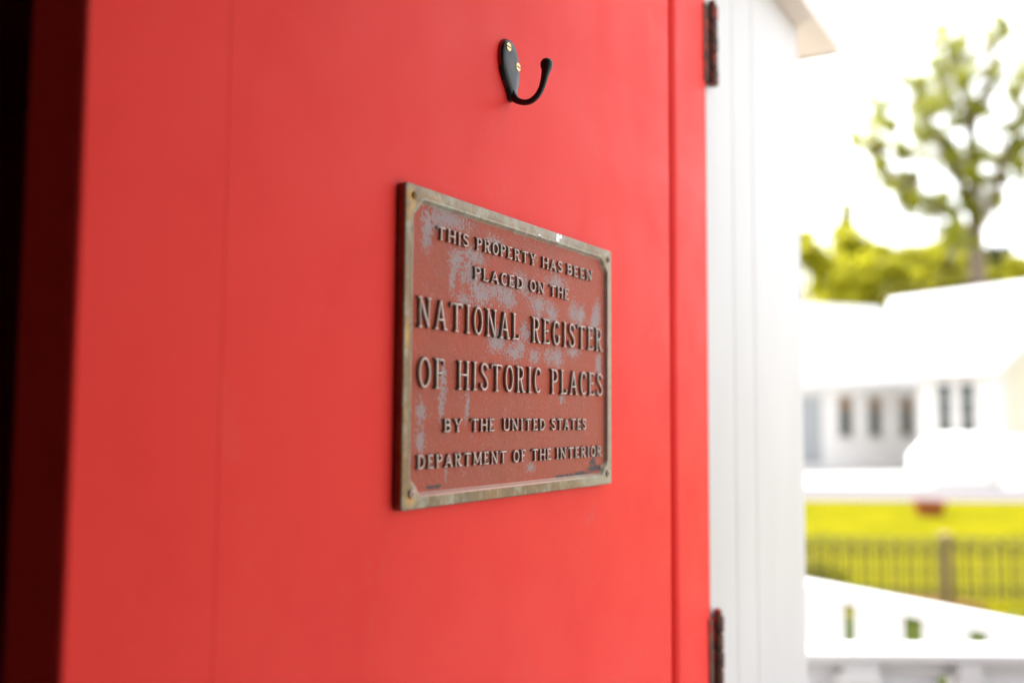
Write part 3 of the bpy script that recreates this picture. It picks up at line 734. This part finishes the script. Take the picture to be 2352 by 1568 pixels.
# right wing: runs towards us
B1, B0 = Vector((13.55, 27.0)), Vector((12.32, 29.47)); dB = (B1-B0).normalized(); nB = Vector((-dB.y, dB.x))   # nB points to the building side
if nB.x < 0: nB = -nB
EB = 1.42
bm = bmesh.new()
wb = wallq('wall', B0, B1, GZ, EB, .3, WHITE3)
wd_ = 3.5
poly('roof', [[P3(B0-nB*.4-dB*.9, EB-.06), P3(B1-nB*.4+dB*.35, EB-.06), P3(B1+nB*wd_+dB*.35, 4.15), P3(B0+nB*wd_-dB*4.2, 4.15)],
              [P3(B1+nB*(wd_+.01)+dB*.35, 4.15), P3(B1+nB*7.5+dB*.35, EB-.06), P3(B0+nB*7.5-dB*4.2, EB-.06), P3(B0+nB*(wd_+.01)-dB*4.2, 4.15)]], ROOFW)
# gutter under each eave
for (q0, q1, zz) in ((A0-nA*.5-dA*.5, A1-nA*.5+dA*.4, EZ-.14), (B0-nB*.46-dB*1.2, B1-nB*.46+dB*.35, EB-.12)):
    bm = bmesh.new(); tube(bm, [(q0.x-HO.x, q0.y-HO.y, zz-GZ), (q1.x-HO.x, q1.y-HO.y, zz-GZ)], .055, 8); obj('gutter', bm, WHITE, hs_)
# gable wall
bm = bmesh.new(); g0 = B1+nB*.02-dB*.01; g1 = B1+nB*wd_; g2 = B1+nB*7.1
P = [(g0, GZ), (g2, GZ), (g2, EB), (g1, 4.02), (g0, EB)]
lo_ = [(v.x-HO.x, v.y-HO.y, z-GZ) for v, z in P]; hi_ = [(v.x-dB.x*.2-HO.x, v.y-dB.y*.2-HO.y, z-GZ) for v, z in P]
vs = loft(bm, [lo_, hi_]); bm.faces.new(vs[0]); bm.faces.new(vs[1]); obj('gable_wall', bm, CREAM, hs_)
bm = bmesh.new()
rk = [(B1-nB*.4+dB*.36, EB-.2), (B1-nB*.4+dB*.36, EB+.06), (B1+nB*wd_+dB*.36, 4.27), (B1+nB*wd_+dB*.36, 4.0)]
lo_ = [(v.x-HO.x, v.y-HO.y, z-GZ) for v, z in rk]; hi_ = [(v.x+dB.x*.05-HO.x, v.y+dB.y*.05-HO.y, z-GZ) for v, z in rk]
vs = loft(bm, [lo_, hi_]); bm.faces.new(vs[0]); bm.faces.new(vs[1]); obj('bargeboard', bm, WHITE, hs_)
for rt_ in (.4458, .4692):
    t_ = tline(B0, dB, rt_); window(B0, dB, t_, .44, -.40, 1.02, -nB)
# entrance ramp wall in front of the right wing
rp = empty('ramp_wall', (0, 0, 0), label='bright white rendered ramp wall sloping down to the path before the house', cat='wall')
def prism(name, prof, y0, y1, mat, par, bev=.05):
    bm = bmesh.new(); vs = loft(bm, [[(x_, y0, z_) for x_, z_ in prof], [(x_, y1, z_) for x_, z_ in prof]]); bm.faces.new(vs[0]); bm.faces.new(vs[1])
    if bev: bmesh.ops.bevel(bm, geom=list(bm.edges), offset=bev, segments=3, affect='EDGES', profile=.5)
    return obj(name, bm, mat, par)
prism('upper_wall', [(10.35, GZ+.002), (10.35, -.95), (10.75, -.55), (11.3, -.40), (12.3, -.40), (12.3, GZ+.002)], 24.2, 25.6, WHITE2, rp, .12)
prism('sloping_wall', [(12.0, GZ+.002), (12.0, -.42), (12.35, -.55), (12.9, GZ+.05), (12.9, GZ+.002)], 23.0, 24.1, WHITE2, rp, .05)

# ------------------------------------------------------------------ trees
def limb(bm, pts, r0, r1):
    P = cr([tuple(p) for p in pts], 3); n = len(P); tube(bm, P, [r0+(r1-r0)*k/(n-1) for k in range(n)], 8)
def bushy(px, ptop, pr, Y, lab, leaf, n=12000, size=.25):
    c_ = at(px, ptop, Y); r = pr*Y/FPX; r *= 1.25; e = empty('tree', (c_.x, Y, GZ), label=lab, cat='tree', group='bushy trees behind the white house')
    bm = bmesh.new(); H = c_.z-GZ; limb(bm, [(0, 0, 0), (.1, 0, H*.3), (-.1, .1, H*.6), (0, 0, H*.85)], .22, .05)
    for k in range(6):
        a_ = 2*math.pi*k/6; limb(bm, [(0, 0, H*.35), (math.cos(a_)*r*.4, math.sin(a_)*r*.4, H*.55), (math.cos(a_)*r*.7, math.sin(a_)*r*.7, H*.72)], .09, .02)
    obj('trunk', bm, BARK, e)
    bm = bmesh.new(); cl = []
    for k in range(20):
        a_ = random.uniform(0, 2*math.pi); rr_ = r*random.uniform(.1, .85); zz = random.uniform(.12, .93)
        f_ = math.sqrt(max(0, 1-(max(0, zz-.45)/.55)**2)); cl.append((Vector((math.cos(a_)*rr_*f_, math.sin(a_)*rr_*f_, H*zz)), r*random.uniform(.28, .45)))
    cl.append((Vector((0, 0, H-r*.3)), r*.32)); big_ = list(cl)
    for c2, r2 in big_:
        for q in range(2):
            v = Vector((random.gauss(0, 1), random.gauss(0, 1), abs(random.gauss(0, 1)))).normalized(); cl.append((c2+v*r2*random.uniform(.8, 1.15), r2*random.uniform(.2, .45)))
    for c2, r2 in cl: leafcloud(bm, c2, r2, (n//26 if r2 > r*.26 else n//90), size, (1, 1, .8))
    obj('crown', bm, leaf, e); return e
bushy(1850, 545, 95, 46, 'yellow green bushy tree partly behind the white corner post', LEAFY)
bushy(1950, 525, 90, 48, 'yellow green bushy tree below the thin conifer tip', LEAFY)
bushy(2035, 590, 80, 45, 'lower yellow green bushy tree above the middle of the left roof', LEAFY)
bushy(2000, 592, 75, 44.5, 'yellow green bushy tree between the conifer and the roof join', LEAFY)
bushy(2110, 568, 80, 47, 'yellow green bushy tree where the two roofs meet', LEAFY)
bushy(2185, 545, 85, 46, 'green bushy tree left of the oak trunk base', LEAFY)
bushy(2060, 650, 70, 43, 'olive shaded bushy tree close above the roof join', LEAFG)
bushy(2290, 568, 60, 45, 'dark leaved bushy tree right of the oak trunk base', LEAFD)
bushy(2345, 590, 75, 43, 'yellow green bushy tree above the right roof end', LEAFY)
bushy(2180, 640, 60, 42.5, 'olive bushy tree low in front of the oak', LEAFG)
bushy(2440, 575, 90, 47, 'yellow green bushy tree at the far right beyond the oak', LEAFY)
bushy(2235, 585, 60, 44, 'yellow green bushy tree at the foot of the oak trunk', LEAFY)
# conifer spire
c_ = at(1943, 470, 52); e = empty('conifer', (c_.x, 52, GZ), label='slender conifer with a pointed tip rising behind the bushy trees', cat='tree')
bm = bmesh.new(); H = c_.z-GZ; tube(bm, [(0, 0, 0), (0, 0, H)], [.2, .02], 8); obj('trunk', bm, BARK, e)
bm = bmesh.new()
for k in range(44):
    t_ = k/43; leafcloud(bm, Vector((random.uniform(-.1, .1), 0, H*(.35+.65*t_))), .22+random.uniform(1.0, 1.9)*(1-t_)**1.1, 130, .17, (1, 1, .7))
obj('crown', bm, LEAFY, e)
# big mossy oak
OY = 42.0
b0 = at(2246, 700, OY); e = empty('oak_tree', (b0.x, OY, GZ), label='tall open limbed oak hung with grey moss rising above the roofs', cat='tree')
O_ = Vector((b0.x, OY, GZ))
def op(px, py, dy=0): return at(px, py, OY+dy) - O_
bm = bmesh.new()
limb(bm, [Vector((0, 0, 0)), op(2246, 800), op(2244, 640), op(2240, 520), op(2236, 400), op(2226, 280), op(2205, 180)], .50, .15)
limbs = [([(2244, 560), (2190, 500), (2120, 465), (2060, 420), (2030, 370), (2000, 300)], .20, .05), ([(2238, 470), (2190, 400), (2160, 330), (2125, 240), (2110, 200)], .20, .05),
         ([(2246, 520), (2290, 440), (2305, 360), (2335, 300), (2370, 240)], .22, .06), ([(2232, 330), (2250, 230), (2280, 120), (2300, 70)], .14, .03),
         ([(2100, 455), (2110, 400), (2090, 330)], .09, .03), ([(2215, 220), (2180, 140), (2170, 100)], .1, .03), ([(2060, 420), (2030, 400), (2010, 420)], .06, .02),
         ([(2305, 360), (2340, 380), (2380, 370)], .1, .03), ([(2030, 370), (1995, 330), (1965, 315)], .06, .02), ([(2335, 300), (2350, 200), (2375, 120)], .1, .03), ([(2240, 200), (2290, 160), (2340, 90)], .08, .02)]
for pts, r0, r1 in limbs: limb(bm, [op(x_, y_, random.uniform(-1.2, 1.2)*(i_ > 0)) for i_, (x_, y_) in enumerate(pts)], r0, r1)
obj('trunk', bm, BARK, e)
cl = [(2190, 85, 40), (2165, 120, 30), (2215, 110, 32), (2290, 62, 24), (2265, 95, 22), (2225, 160, 34), (2185, 170, 26), (2240, 215, 34), (2205, 240, 30), (2255, 260, 30), (2235, 300, 30), (2215, 340, 26),
      (2125, 195, 28), (2110, 230, 30), (2140, 255, 30), (2120, 295, 32), (2160, 300, 30), (2150, 340, 32), (2185, 350, 30), (2180, 390, 32), (2075, 170, 10), (2170, 215, 18),
      (2030, 250, 24), (2020, 285, 26), (2055, 290, 22), (1985, 318, 24), (2010, 330, 22), (2045, 330, 22), (2070, 345, 22), (2030, 375, 22), (2020, 415, 18), (2050, 420, 22), (2085, 395, 20), (2100, 425, 26), (2075, 450, 22), (2115, 460, 26),
      (2145, 480, 26), (2175, 470, 26), (2190, 510, 26), (2215, 450, 26), (2225, 390, 28), (2245, 350, 26), (2265, 420, 22), (2210, 540, 30), (2250, 480, 24), (2280, 460, 20), (2290, 410, 20), (2300, 370, 22),
      (2320, 340, 24), (2345, 300, 26), (2340, 250, 24), (2330, 210, 18), (2350, 180, 26), (2365, 130, 26), (2345, 350, 26), (2350, 400, 20), (2310, 300, 16), (2375, 260, 30), (2270, 180, 18), (2290, 150, 16), (2390, 330, 30)]
bm = bmesh.new()
for x_, y_, r_ in cl:
    for q in range(4): leafcloud(bm, op(x_+random.uniform(-1.05, 1.05)*r_, y_+random.uniform(-1.0, 1.0)*r_, random.uniform(-1.8, 1.8)), r_*.6*OY/FPX, 130, .14, (1, 1, .85), 0)
obj('crown', bm, LEAFO, e)
bm = bmesh.new()
for x_, y_, r_ in cl:
    if random.random() < .7:
        for q in range(5):
            p = op(x_+random.uniform(-1, 1)*r_, y_+random.uniform(-.3, .6)*r_, random.uniform(-1.5, 1.5)); ln = random.uniform(.5, 1.5)
            leafcloud(bm, p-Vector((0, 0, ln/2)), .16, 26, .11, (1, 1, ln/.32), 0)
obj('spanish_moss', bm, MOSS, e)
